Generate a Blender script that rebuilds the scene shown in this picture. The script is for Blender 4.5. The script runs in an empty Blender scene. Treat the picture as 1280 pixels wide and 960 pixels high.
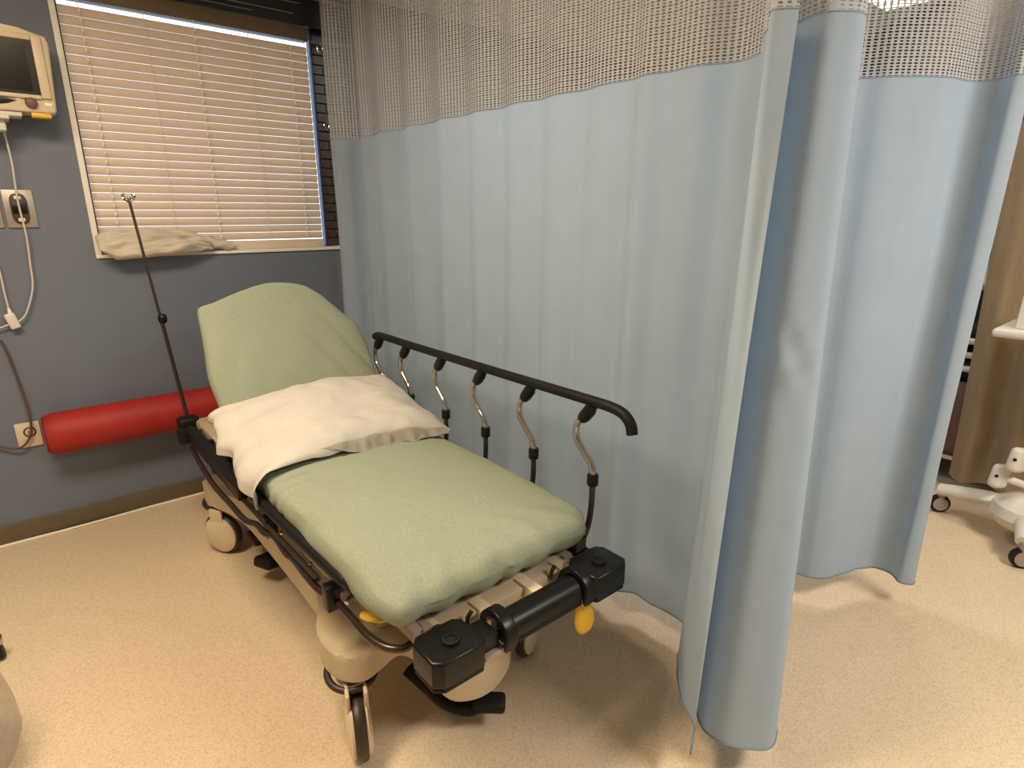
import bpy, bmesh, math, random
from mathutils import Vector, Matrix, noise
random.seed(7)
R = math.radians
scn = bpy.context.scene
COL = scn.collection

# ------------------------------------------------------------------ camera, world, exposure
F_PX, HORIZON, CAM_H = 737.0, 268.0, 1.55
PITCH = math.atan((480 - HORIZON) / F_PX)
YAW = math.atan(640 / (F_PX / math.cos(PITCH)))
cam = bpy.data.cameras.new('camera')
cam.sensor_width = 36; cam.lens = F_PX / 1280 * 36; cam.clip_start = .02
camo = bpy.data.objects.new('camera', cam); COL.objects.link(camo)
camo.location = (0, 0, CAM_H); camo.rotation_euler = (R(90) - PITCH, 0, -YAW)
scn.camera = camo
w = bpy.data.worlds.new('daylight'); scn.world = w; w.use_nodes = True
w.node_tree.nodes['Background'].inputs[0].default_value = (.72, .84, 1, 1)
w.node_tree.nodes['Background'].inputs[1].default_value = 2.2
vs = scn.view_settings
vs.view_transform = 'Standard'; vs.look = 'None'; vs.gamma = 1; vs.exposure = 0.0
vs.use_curve_mapping = False
LIGHT_COL = (1.0, .80, .56)
LIGHT_COL2 = (1.0, .90, .76)
LIGHT_COL3 = (.95, .97, 1.0)
LIGHT_BAY, LIGHT_AISLE, LIGHT_FAR, LIGHT_NEXT = 35.0, 42.0, 14.0, 13.0

# ------------------------------------------------------------------ materials
MATS = {}
def mat(name, col, rough=.5, metal=0.0, var=.06, scale=30, bump=0.0, bscale=200, spec=.5, coat=0, trans=0, stretch=None):
    m = bpy.data.materials.new(name); m.use_nodes = True; nt = m.node_tree; nd = nt.nodes; L = nt.links
    b = nd['Principled BSDF']
    b.inputs['Roughness'].default_value = rough; b.inputs['Metallic'].default_value = metal
    b.inputs['Specular IOR Level'].default_value = spec; b.inputs['Coat Weight'].default_value = coat
    tc = nd.new('ShaderNodeTexCoord'); mp = nd.new('ShaderNodeMapping'); L.new(tc.outputs['Object'], mp.inputs[0])
    if stretch: mp.inputs['Scale'].default_value = stretch
    n = nd.new('ShaderNodeTexNoise'); n.inputs['Scale'].default_value = scale; n.inputs['Detail'].default_value = 4
    L.new(mp.outputs[0], n.inputs[0])
    r = nd.new('ShaderNodeValToRGB'); L.new(n.outputs[0], r.inputs[0])
    r.color_ramp.elements[0].position = .3; r.color_ramp.elements[1].position = .7
    r.color_ramp.elements[0].color = tuple(max(0, c * (1 - var)) for c in col) + (1,)
    r.color_ramp.elements[1].color = tuple(min(1, c * (1 + var)) for c in col) + (1,)
    L.new(r.outputs[0], b.inputs['Base Color'])
    if bump:
        n2 = nd.new('ShaderNodeTexNoise'); n2.inputs['Scale'].default_value = bscale; n2.inputs['Detail'].default_value = 3
        L.new(mp.outputs[0], n2.inputs[0])
        bp = nd.new('ShaderNodeBump'); bp.inputs['Strength'].default_value = bump; bp.inputs['Distance'].default_value = .01
        L.new(n2.outputs[0], bp.inputs['Height']); L.new(bp.outputs[0], b.inputs['Normal'])
    if trans:
        t = nd.new('ShaderNodeBsdfTranslucent'); L.new(r.outputs[0], t.inputs[0])
        mx = nd.new('ShaderNodeMixShader'); mx.inputs[0].default_value = trans
        L.new(b.outputs[0], mx.inputs[1]); L.new(t.outputs[0], mx.inputs[2])
        L.new(mx.outputs[0], nd['Material Output'].inputs[0])
    MATS[name] = m
    return m

mat('wall_paint', (.145, .172, .228), .55, var=.03, scale=6, bump=.08, bscale=120)
mat('side_paint', (.42, .40, .38), .6, var=.03, scale=6)
mat('dark_wall', (.030, .028, .030), .7, var=.1, scale=5)  # near-black, for the far right wall and the slab under the ceiling
mat('ceiling_tile', (.72, .68, .60), .8, var=.05, scale=60, bump=.2)
mat('baseboard_vinyl', (.115, .092, .055), .45, var=.06, scale=20)
mat('white_paint', (.74, .70, .62), .45, var=.03)
mat('trim_white', (.86, .84, .78), .4, var=.02)
mat('blind_slat', (.80, .67, .55), .45, var=.04, scale=40, trans=.10, stretch=(1, 8, 8))
mat('blind_cord', (.80, .76, .68), .7, var=.05)
mat('valance', (.115, .085, .045), .5, var=.08)
mat('black_frame', (.008, .008, .009), .45, var=.1)
mat('metal_strip', (.32, .31, .30), .35, .7, var=.05)
mat('frame_blue_reflection', (.03, .05, .16), .35, var=.05)  # blue reflection on the window frame put into its base colour
mat('brick_brown', (.042, .026, .015), .38, var=.35, scale=25, bump=.1)
mat('mortar', (.018, .012, .008), .8, var=.2)
mat('chrome', (.50, .45, .40), .12, 1.0, var=.04)
mat('chrome_dark', (.085, .065, .055), .30, .8, var=.1)
mat('white_cotton', (.60, .58, .53), .85, var=.03, scale=12, bump=.25, bscale=35, spec=.2, trans=.08)
mat('sill_cotton', (.62, .57, .47), .85, var=.03, scale=12, bump=.3, bscale=30, spec=.2, trans=.06)
mat('black_plastic', (.005, .0048, .0048), .34, var=.15, scale=15, spec=.3)
mat('black_rubber', (.006, .0055, .005), .55, var=.15, spec=.3)
mat('brown_rubber', (.030, .020, .014), .45, var=.15)
mat('beige_plastic', (.50, .405, .275), .42, var=.04, scale=12)
mat('cream_plastic', (.66, .55, .38), .42, var=.03)
mat('pale_plastic', (.70, .66, .60), .40, var=.03)
mat('taupe_plastic', (.33, .27, .22), .45, var=.05)
mat('yellow_plastic', (.78, .47, .03), .4, var=.05)
mat('red_vinyl', (.33, .012, .007), .62, var=.12, scale=8, bump=.05)
mat('red_end', (.17, .008, .008), .45, var=.1)
mat('steel_plate', (.42, .38, .33), .42, .55, var=.05, stretch=(1, 1, 25))
mat('dark_insert', (.05, .04, .03), .4, var=.1)
mat('screen', (.010, .009, .005), .25, var=.1, spec=.2)
mat('cable_white', (.62, .56, .48), .5, var=.03)
mat('cable_brown', (.10, .055, .04), .5, var=.1)
mat('mauve_vinyl', (.16, .085, .07), .5, var=.08)
mat('dark_cloth', (.014, .013, .015), .8, var=.2)
mat('tan_fabric', (.31, .235, .145), .8, var=.06, scale=20, spec=.2, stretch=(1, 1, .2))

def fabric_curtain(name, col, trans=.28):
    m = mat(name, col, .85, var=.025, scale=8, spec=.15, trans=trans)
    nt = m.node_tree; nd = nt.nodes; L = nt.links; b = nd['Principled BSDF']
    b.inputs['Sheen Weight'].default_value = .08
    tc = nd.new('ShaderNodeTexCoord')                       # fine woven relief, metres along the cloth
    wv = nd.new('ShaderNodeTexNoise'); wv.inputs['Scale'].default_value = 420; wv.inputs['Detail'].default_value = 2
    bp = nd.new('ShaderNodeBump'); bp.inputs['Strength'].default_value = .12; bp.inputs['Distance'].default_value = .004
    L.new(tc.outputs['UV'], wv.inputs[0]); L.new(wv.outputs[0], bp.inputs['Height']); L.new(bp.outputs[0], b.inputs['Normal'])
    return m
fabric_curtain('curtain_blue', (.425, .530, .650))
fabric_curtain('curtain_hem', (.20, .27, .34), .05)

def mesh_material(name, col, cu=.0185, cv=.0088, wu=.46, wv=.46):
    """open netting: warp cords and weft threads with clear holes between, laid out in cloth metres"""
    m = mat(name, col, .7, var=.05, scale=60, spec=.3)
    nt = m.node_tree; nd = nt.nodes; L = nt.links; b = nd['Principled BSDF']
    uv = nd.new('ShaderNodeTexCoord'); sp = nd.new('ShaderNodeSeparateXYZ'); L.new(uv.outputs['UV'], sp.inputs[0])
    def math_(op, a, bb=None, c=None):
        n = nd.new('ShaderNodeMath'); n.operation = op
        for i, v in enumerate((a, bb, c)):
            if v is None: continue
            if isinstance(v, (int, float)): n.inputs[i].default_value = v
            else: L.new(v, n.inputs[i])
        return n.outputs[0]
    fu = math_('FRACT', math_('DIVIDE', sp.outputs[0], cu))
    row = math_('DIVIDE', sp.outputs[1], cv)
    fv = math_('FRACT', row)
    # holes pinch slightly on alternate rows, as knitted net does
    alt = math_('MULTIPLY', math_('SINE', math_('MULTIPLY', row, math.pi)), .05)
    du = math_('ABSOLUTE', math_('SUBTRACT', fu, .5)); dv = math_('ABSOLUTE', math_('SUBTRACT', fv, .5))
    hole = math_('MULTIPLY', math_('LESS_THAN', math_('ADD', du, alt), (1 - wu) / 2), math_('LESS_THAN', dv, (1 - wv) / 2))
    tr = nd.new('ShaderNodeBsdfTransparent'); mx = nd.new('ShaderNodeMixShader')
    L.new(hole, mx.inputs[0]); L.new(b.outputs[0], mx.inputs[1]); L.new(tr.outputs[0], mx.inputs[2])
    L.new(mx.outputs[0], nd['Material Output'].inputs[0])
    return m
mesh_material('curtain_net', (.47, .50, .55))
mesh_material('tan_net', (.05, .045, .04))

def sheet_material():
    m = mat('green_sheet', (.290, .328, .246), .9, var=.13, scale=240, spec=.12, bump=.07, bscale=45)
    return m
sheet_material()

def floor_material():
    m = mat('floor_vinyl', (.60, .48, .335), .42, var=.0, spec=.4)
    nt = m.node_tree; nd = nt.nodes; L = nt.links; b = nd['Principled BSDF']
    tc = nd.new('ShaderNodeTexCoord')
    n1 = nd.new('ShaderNodeTexNoise'); n1.inputs['Scale'].default_value = 175; n1.inputs['Detail'].default_value = 5; n1.inputs['Roughness'].default_value = .7
    n2 = nd.new('ShaderNodeTexVoronoi'); n2.inputs['Scale'].default_value = 130
    n3 = nd.new('ShaderNodeTexNoise'); n3.inputs['Scale'].default_value = 1.6; n3.inputs['Detail'].default_value = 3
    for n in (n1, n2, n3): L.new(tc.outputs['Object'], n.inputs['Vector'])
    r = nd.new('ShaderNodeValToRGB'); L.new(n1.outputs[0], r.inputs[0])
    e = r.color_ramp.elements; e[0].position = .34; e[0].color = (.50, .395, .27, 1); e[1].position = .62; e[1].color = (.76, .62, .445, 1)
    e2 = e.new(.46); e2.color = (.67, .54, .38, 1)
    sp = nd.new('ShaderNodeValToRGB'); L.new(n2.outputs['Distance'], sp.inputs[0])
    q = sp.color_ramp.elements; q[0].position = .05; q[0].color = (.72, .70, .68, 1); q[1].position = .22; q[1].color = (1, 1, 1, 1)
    mx = nd.new('ShaderNodeMix'); mx.data_type = 'RGBA'; mx.blend_type = 'MULTIPLY'; mx.inputs[0].default_value = .55
    L.new(r.outputs[0], mx.inputs[6]); L.new(sp.outputs[0], mx.inputs[7])
    s3 = nd.new('ShaderNodeValToRGB'); L.new(n3.outputs[0], s3.inputs[0])
    s3.color_ramp.elements[0].color = (.93, .92, .90, 1); s3.color_ramp.elements[1].color = (1, 1, 1, 1)
    m2 = nd.new('ShaderNodeMix'); m2.data_type = 'RGBA'; m2.blend_type = 'MULTIPLY'; m2.inputs[0].default_value = 1
    L.new(mx.outputs[2], m2.inputs[6]); L.new(s3.outputs[0], m2.inputs[7]); L.new(m2.outputs[2], b.inputs['Base Color'])
floor_material()

def glass_material():
    m = bpy.data.materials.new('window_glass'); m.use_nodes = True; nd = m.node_tree.nodes; L = m.node_tree.links
    nd.remove(nd['Principled BSDF'])
    t = nd.new('ShaderNodeBsdfTransparent'); g = nd.new('ShaderNodeBsdfGlossy'); g.inputs['Roughness'].default_value = .03
    fr = nd.new('ShaderNodeFresnel'); fr.inputs[0].default_value = 1.45; mx = nd.new('ShaderNodeMixShader')
    L.new(fr.outputs[0], mx.inputs[0]); L.new(t.outputs[0], mx.inputs[1]); L.new(g.outputs[0], mx.inputs[2])
    L.new(mx.outputs[0], nd['Material Output'].inputs[0]); MATS['window_glass'] = m
    m = bpy.data.materials.new('clear_bag'); m.use_nodes = True; nd = m.node_tree.nodes; L = m.node_tree.links
    p = nd['Principled BSDF']; p.inputs['Base Color'].default_value = (.55, .52, .48, 1); p.inputs['Roughness'].default_value = .15
    t = nd.new('ShaderNodeBsdfTransparent'); t.inputs[0].default_value = (.90, .89, .88, 1)
    n = nd.new('ShaderNodeTexNoise'); n.inputs['Scale'].default_value = 9; n.inputs['Detail'].default_value = 4
    bp = nd.new('ShaderNodeBump'); bp.inputs['Strength'].default_value = .9; bp.inputs['Distance'].default_value = .05
    L.new(n.outputs[0], bp.inputs['Height']); L.new(bp.outputs[0], p.inputs['Normal'])
    mx = nd.new('ShaderNodeMixShader'); mx.inputs[0].default_value = .72
    L.new(p.outputs[0], mx.inputs[1]); L.new(t.outputs[0], mx.inputs[2]); L.new(mx.outputs[0], nd['Material Output'].inputs[0])
    MATS['clear_bag'] = m
glass_material()
def emit(name, col, s):
    m = bpy.data.materials.new(name); m.use_nodes = True; nd = m.node_tree.nodes
    e = nd.new('ShaderNodeEmission'); e.inputs[0].default_value = col + (1,); e.inputs[1].default_value = s
    m.node_tree.links.new(e.outputs[0], nd['Material Output'].inputs[0]); MATS[name] = m
emit('lamp_bay', LIGHT_COL, LIGHT_BAY); emit('lamp_aisle', LIGHT_COL2, LIGHT_AISLE); emit('lamp_far', LIGHT_COL, LIGHT_FAR); emit('lamp_next', LIGHT_COL3, LIGHT_NEXT)

# ------------------------------------------------------------------ shape helpers (all in world metres)
def B(): return bmesh.new()
def box(bm, x0, x1, y0, y1, z0, z1, bev=0.0, seg=2, M=None):
    g = bmesh.ops.create_cube(bm, size=1)['verts']
    for v in g: v.co = Vector(((x0 + x1) / 2 + v.co.x * (x1 - x0), (y0 + y1) / 2 + v.co.y * (y1 - y0), (z0 + z1) / 2 + v.co.z * (z1 - z0)))
    if bev:
        es = list({e for v in g for e in v.link_edges})
        rs = bmesh.ops.bevel(bm, geom=es, offset=bev, segments=seg, profile=.5, affect='EDGES')
        if M: 
            vs_ = {v for f in rs['faces'] for v in f.verts} | {v for v in g if v.is_valid}
            for v in vs_: v.co = M @ v.co
    elif M:
        for v in g: v.co = M @ v.co
    return bm
def spline(pts, n=8):
    """Catmull-Rom through the points, n samples per span"""
    P = [Vector(p) for p in pts]; out = []
    for i in range(len(P) - 1):
        a = P[i - 1] if i else P[0] * 2 - P[1]; b = P[i]; c = P[i + 1]; d = P[i + 2] if i + 2 < len(P) else P[-1] * 2 - P[-2]
        for k in range(n):
            t = k / n
            out.append(.5 * ((2 * b) + (c - a) * t + (2 * a - 5 * b + 4 * c - d) * t * t + (3 * b - a - 3 * c + d) * t ** 3))
    out.append(P[-1]); return out
def tube(bm, path, r, n=10, cap=True, r2=None):
    P = [Vector(p) for p in path]; rings = []
    up = Vector((0, 0, 1)); prev = None
    for i, p in enumerate(P):
        d = (P[min(i + 1, len(P) - 1)] - P[max(i - 1, 0)]).normalized()
        if prev is None:
            a = d.cross(up)
            if a.length < .05: a = d.cross(Vector((1, 0, 0)))
        else: a = prev - d * prev.dot(d)
        a.normalize(); prev = a; b = d.cross(a)
        rr = r(i / (len(P) - 1)) if callable(r) else r
        rb = rr if r2 is None else r2
        rings.append([bm.verts.new(p + a * math.cos(2 * math.pi * k / n) * rr + b * math.sin(2 * math.pi * k / n) * rb) for k in range(n)])
    for i in range(len(rings) - 1):
        for k in range(n):
            bm.faces.new((rings[i][k], rings[i][(k + 1) % n], rings[i + 1][(k + 1) % n], rings[i + 1][k]))
    if cap:
        bm.faces.new(list(reversed(rings[0]))); bm.faces.new(rings[-1])
    return bm
def lathe(bm, prof, n=24, M=None):
    """prof: (radius, height) pairs about local z"""
    M = M or Matrix(); rings = []
    for r, z in prof:
        rings.append([bm.verts.new(M @ Vector((max(r, 1e-5) * math.cos(2 * math.pi * k / n), max(r, 1e-5) * math.sin(2 * math.pi * k / n), z))) for k in range(n)])
    for i in range(len(rings) - 1):
        for k in range(n): bm.faces.new((rings[i][k], rings[i][(k + 1) % n], rings[i + 1][(k + 1) % n], rings[i + 1][k]))
    bm.faces.new(list(reversed(rings[0]))); bm.faces.new(rings[-1]); return bm
def prism(bm, pts, z0, z1, bev=0.0, M=None, seg=3):
    """plan outline (x, y) extruded between two heights; M places it"""
    lo = [bm.verts.new((x, y, z0)) for x, y in pts]; hi = [bm.verts.new((x, y, z1)) for x, y in pts]; n = len(pts)
    fs = [bm.faces.new(list(reversed(lo))), bm.faces.new(hi)]
    for i in range(n): fs.append(bm.faces.new((lo[i], lo[(i + 1) % n], hi[(i + 1) % n], hi[i])))
    vs_ = set(lo + hi)
    if bev:
        es = [e for e in {e for f in fs[:2] for e in f.edges}]
        rs = bmesh.ops.bevel(bm, geom=es, offset=bev, segments=seg, profile=.5, affect='EDGES')
        vs_ = {v for f in rs['faces'] for v in f.verts} | {v for v in vs_ if v.is_valid}
    if M:
        for v in vs_: v.co = M @ v.co
    return bm
def T(x, y, z): return Matrix.Translation((x, y, z))
def Rz(a): return Matrix.Rotation(a, 4, 'Z')
def Rx(a): return Matrix.Rotation(a, 4, 'X')
def Ry(a): return Matrix.Rotation(a, 4, 'Y')

ORG = {}                                                    # world origin of each thing while building
def obj(name, bm, m, parent=None, smooth=True, ang=38, origin=None):
    bmesh.ops.recalc_face_normals(bm, faces=bm.faces)
    me = bpy.data.meshes.new(name)
    if parent is not None: o0 = ORG[parent.name]
    elif origin is not None: o0 = Vector(origin)
    else:
        xs = [v.co.x for v in bm.verts]; ys = [v.co.y for v in bm.verts]; zs = [v.co.z for v in bm.verts]
        o0 = Vector(((min(xs) + max(xs)) / 2, (min(ys) + max(ys)) / 2, min(zs)))
    bmesh.ops.translate(bm, vec=-o0, verts=bm.verts)
    if smooth:
        for f in bm.faces: f.smooth = True
        for e in bm.edges:
            if len(e.link_faces) == 2 and e.calc_face_angle(0) > R(ang): e.smooth = False
    bm.to_mesh(me); bm.free()
    me.materials.append(MATS[m] if isinstance(m, str) else m)
    o = bpy.data.objects.new(name, me); COL.objects.link(o)
    if parent is not None: o.parent = parent
    else: o.location = o0
    ORG[o.name] = o0
    return o
def thing(name, label, cat, loc, group=None):
    o = bpy.data.objects.new(name, None); COL.objects.link(o); o.location = loc; o.empty_display_size = .1
    ORG[o.name] = Vector(loc); return tag(o, label, cat, group)
def tag(o, label, cat, group=None):
    o['label'] = label; o['category'] = cat
    if group: o['group'] = group
    return o
def struct(name, bm, m, parent=None, label=None, smooth=False, origin=None):
    o = obj(name, bm, m, parent, smooth=smooth, origin=origin)
    if parent is None: o['kind'] = 'structure'
    if label: o['label'] = label
    return o

# ------------------------------------------------------------------ room shell
WY = 3.54                                                   # plane of the blue wall
XL, XR, YB, ZC = -2.2, 6.6, -3.0, 2.75
WX0, WX1, WZ0, WZ1 = .340, 1.76, 1.36, 2.72                 # window recess
b = B(); box(b, XL, XR, YB, WY + .3, -.1, 0); struct('floor', b, 'floor_vinyl', label='beige speckled vinyl floor')
b = B(); box(b, XL, XR, YB, WY + .3, ZC, ZC + .1); struct('ceiling', b, 'ceiling_tile', label='pale ceiling')
b = B()
box(b, XL, WX0, WY, WY + .3, 0, ZC); box(b, WX1, XR, WY, WY + .3, 0, ZC)
box(b, WX0, WX1, WY, WY + .3, 0, WZ0 - .012); box(b, WX0, WX1, WY, WY + .3, WZ1, ZC)
struct('wall_back', b, 'wall_paint', label='grey blue painted wall behind the stretcher')
b = B(); box(b, XL - .1, XL, YB, WY + .3, 0, ZC); struct('wall_left', b, 'side_paint')
b = B(); box(b, XR, XR + .1, YB, WY + .3, 0, ZC); struct('wall_right', b, 'dark_wall')
b = B(); box(b, XL - .1, XR + .1, YB - .1, YB, 0, ZC); struct('wall_front', b, 'side_paint')
b = B(); prism(b, [(XL, WY - .012), (1.9, WY - .012), (1.9, WY), (XL, WY)], .0, .098, .004); struct('baseboard_back', b, 'baseboard_vinyl', label='brown vinyl baseboard', smooth=True)
b = B(); tube(b, spline([(-.9, WY - .014, .004), (-.25, WY - .016, .004), (-.05, WY - .026, .006), (.12, WY - .028, .007), (.3, WY - .017, .005), (.56, WY - .014, .004), (1.5, WY - .014, .004)], 6), .006, 6)
struct('trim_1', b, 'trim_white', label='thin pale sealant bead along the foot of the baseboard', smooth=True)
# slanting slab added to make the diagonal bright-to-dark edge under the far ceiling
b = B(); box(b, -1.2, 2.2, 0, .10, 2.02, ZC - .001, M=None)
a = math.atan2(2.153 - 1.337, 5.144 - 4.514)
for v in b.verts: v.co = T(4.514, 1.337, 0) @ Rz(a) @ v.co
struct('wall_edge_slab', b, 'dark_wall', label='dark slab added under the far ceiling for its slanting bright-to-dark edge')

# window: frame, sill, glass, dark tiled pier beside it
b = B(); box(b, WX0 - .018, WX0 + .006, WY - .012, WY + .06, WZ0, WZ1, .003)
win = struct('window_1', b, 'trim_white', smooth=True, origin=(1.0, WY, WZ0), label='window behind the horizontal blind')
b = B(); box(b, WX0 - .018, WX1, WY - .014, WY + .29, WZ0 - .016, WZ0, .003); struct('window_sill', b, 'trim_white', win, smooth=True)
b = B(); box(b, WX0, 1.70, WY + .20, WY + .206, WZ0, 2.56); struct('pane', b, 'window_glass', win)
b = B()
box(b, WX0, WX1, WY + .03, WY + .29, 2.553, WZ1); box(b, WX0, .37, WY + .17, WY + .24, WZ0, 2.56)
struct('window_frame', b, 'black_frame', win)
b = B(); box(b, 1.521, 1.531, WY + .085, WY + .125, WZ0, 2.553); struct('mullion', b, 'frame_blue_reflection', win)
for i, (zz, x0, x1, h) in enumerate(((2.60, .75, 1.42, .004), (2.655, .95, 1.46, .004), (2.575, .60, 1.20, .003), (2.690, 1.40, 1.74, .012))):
    b = B(); box(b, x0, x1, WY + .018, WY + .031, zz, zz + h, .001); struct('metal_strip', b, 'metal_strip', win)
pier_b = B(); box(pier_b, 1.532, WX1, WY + .098, WY + .14, WZ0, 2.553)
pier = struct('wall_pier', pier_b, 'mortar', label='narrow dark brown brick pier beside the window', origin=(1.64, WY + .1, WZ0))
bh, bw = .051, .118
bmx = B(); box(bmx, -bw / 2 + .002, bw / 2 - .002, -.012, .004, .002, bh - .002, .002, 1)
brick_me = None
row = 0; zz = WZ0
while zz + bh < 2.553:
    x = 1.533 - (bw / 2 if row % 2 else 0)
    while x < WX1 - .01:
        xa, xb = max(x, 1.533), min(x + bw, WX1)
        if xb - xa > .02:
            if brick_me is None:
                o = obj('brick', bmx, 'brick_brown', pier); brick_me = o.data
                for v in brick_me.vertices: v.co += Vector((1.64, WY + .1, WZ0))
            else:
                o = bpy.data.objects.new('brick', brick_me); COL.objects.link(o); o.parent = pier
            o.scale = ((xb - xa) / bw, 1, 1)
            o.location = ((xa + xb) / 2 - 1.64, .098 - .1 + random.uniform(-.003, .003), zz - WZ0)
        x += bw
    zz += bh; row += 1
b = B(); tube(b, [(1.50, WY + .02, 2.478), (1.755, WY + .02, 2.492)], .0045, 8)
rod = tag(obj('curtain_rod', b, 'metal_strip', origin=(1.63, WY + .02, 2.478)), 'thin pale metal rod across the top of the brown brick pier', 'rod')
for x, zz, lb in ((1.555, 2.452, 'small chrome ring hanging from the thin rod at the brick pier'), (1.585, 2.055, 'small chrome ring halfway up the brown brick pier, clear of the curtain')):
    b = B(); tube(b, [(x + .014 * math.cos(t), WY + (.020 if zz > 2.3 else .082), zz + .022 * math.sin(t)) for t in [i * math.pi / 8 for i in range(17)]], .0045, 6, cap=False)
    tag(obj('hook_ring', b, 'chrome'), lb, 'ring', 'chrome rings by the window')

# ------------------------------------------------------------------ horizontal blind
bl = thing('window_blind', 'off-white horizontal slat blind, closed, over the window', 'blind', (.92, WY + .05, WZ0))
BX0, BX1 = .356, 1.487
NS, ZB, ZT = 26, 1.412, 2.452
pitch = (ZT - ZB) / NS
sl = B()                                                    # one slat: shallow crowned strip, tilted nearly shut
prof = []
for k in range(7):
    t = -1 + k / 3; prof.append((t * .0191, .0045 * (1 - t * t)))
th = .0024
for x in (BX0, BX1):
    for (u, h) in prof: sl.verts.new((x - .92, -h, u))
    for (u, h) in reversed(prof): sl.verts.new((x - .92, -h + th, u))
sl.verts.ensure_lookup_table(); n = 14
for i in range(n): sl.faces.new((sl.verts[i], sl.verts[(i + 1) % n], sl.verts[n + (i + 1) % n], sl.verts[n + i]))
sl.faces.new([sl.verts[i] for i in range(n)]); sl.faces.new([sl.verts[n + i] for i in reversed(range(n))])
for v in sl.verts: v.co = v.co + ORG[bl.name]
o = obj('slat', sl, 'blind_slat', bl); me = o.data
for k in range(NS):
    if k: o = bpy.data.objects.new('slat', me); COL.objects.link(o); o.parent = bl
    o.location = (0, random.uniform(-.001, .001), ZB - WZ0 + pitch * (k + .5)); o.rotation_euler = (R(6 + random.uniform(-1.5, 1.5)), 0, 0)
b = B(); box(b, BX0, BX1, WY + .032, WY + .066, 1.3605, 1.408, .004); obj('bottom_rail', b, 'blind_slat', bl)
b = B(); box(b, BX0, BX1 + .004, WY + .022, WY + .085, 2.478, 2.548, .003); obj('valance', b, 'valance', bl)
for x in (.435, .690, .905, 1.165, 1.385):
    b = B(); tube(b, [(x, WY + .024, 1.40), (x, WY + .024, 2.48)], .0016, 6); obj('ladder_cord', b, 'blind_cord', bl)
b = B()
for x in (.435, .905, 1.385):
    for k in range(NS): box(b, x - .003, x + .004, WY + .019, WY + .025, ZB + pitch * (k + .35), ZB + pitch * (k + .75))
o = obj('cord_loop', b, 'trim_white', bl); o['kind'] = 'stuff'

# ------------------------------------------------------------------ curtains
def smoothline(p, n): return spline([(x, y, 0) for x, y in p], n)
def curtain(name, label, top, bot, zs, zb, fab, net, hem, n=14, ripple=.004, seed=0, flare=1.0, crease=None, rows=26):
    A = smoothline(top, n); Bt = smoothline(bot, n); N = len(A)
    base = (sum(p.x for p in Bt) / N, sum(p.y for p in Bt) / N, zb)
    root = thing(name, label, 'curtain', base)
    arc = [0]
    for i in range(1, N): arc.append(arc[-1] + (A[i] - A[i - 1]).length)
    nor = []
    for i in range(N):
        d = A[min(i + 1, N - 1)] - A[max(i - 1, 0)]; nor.append(Vector((-d.y, d.x, 0)).normalized())
    def P(i, z):
        t = (zs - z) / (zs - zb)
        tt = max(t, 0)
        p = A[i].lerp(Bt[i], tt ** flare)
        rp = ripple * (math.sin(arc[i] * 31 + seed + .7 * tt) + .6 * math.sin(arc[i] * 53 + 2.1 * seed - 1.2 * tt)) * (.6 + .4 * min(1, abs(t) + .3))
        rp += .010 * noise.noise(Vector((arc[i] * 4 + seed, z * 1.1, seed)))
        if crease:                                          # a handled spot: short radiating puckers
            g = math.exp(-((arc[i] - crease[0]) / .045) ** 2 - ((z - crease[1]) / .10) ** 2)
            rp += .0042 * g * math.sin(95 * (arc[i] - crease[0]) + 38 * (z - crease[1])) + .003 * g * math.sin(-60 * (arc[i] - crease[0]) + 70 * (z - crease[1]))
        p = p + nor[i] * rp
        return Vector((p.x, p.y, z))
    def grid(z0, z1, rows, off=0.0):
        bm = B(); uv = bm.loops.layers.uv.new('UVMap')
        vv = [[bm.verts.new(P(i, z0 + (z1 - z0) * j / rows) + nor[i] * off) for i in range(N)] for j in range(rows + 1)]
        for j in range(rows):
            for i in range(N - 1):
                f = bm.faces.new((vv[j][i], vv[j][i + 1], vv[j + 1][i + 1], vv[j + 1][i]))
                for lp, (ii, jj) in zip(f.loops, ((i, j), (i + 1, j), (i + 1, j + 1), (i, j + 1))):
                    lp[uv].uv = (arc[ii], z0 + (z1 - z0) * jj / rows)
        return bm
    obj('fabric_panel', grid(zb, zs, rows), fab, root, ang=180)
    obj('net_header', grid(zs, ZC - .03, 10), net, root, ang=180)
    h = B(); tube(h, [P(i, zb) for i in range(N)], .0035, 6); obj('hem', h, hem, root)
    h = B(); tube(h, [P(i, zs) for i in range(N)], .0022, 6); obj('seam', h, fab, root)
    tr = B(); tube(tr, [P(i, ZC - .028) for i in range(0, N, 3)], .004, 6); obj('top_band', tr, fab, root)
    return root

ZS, ZBOT = 1.965, .12
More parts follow.
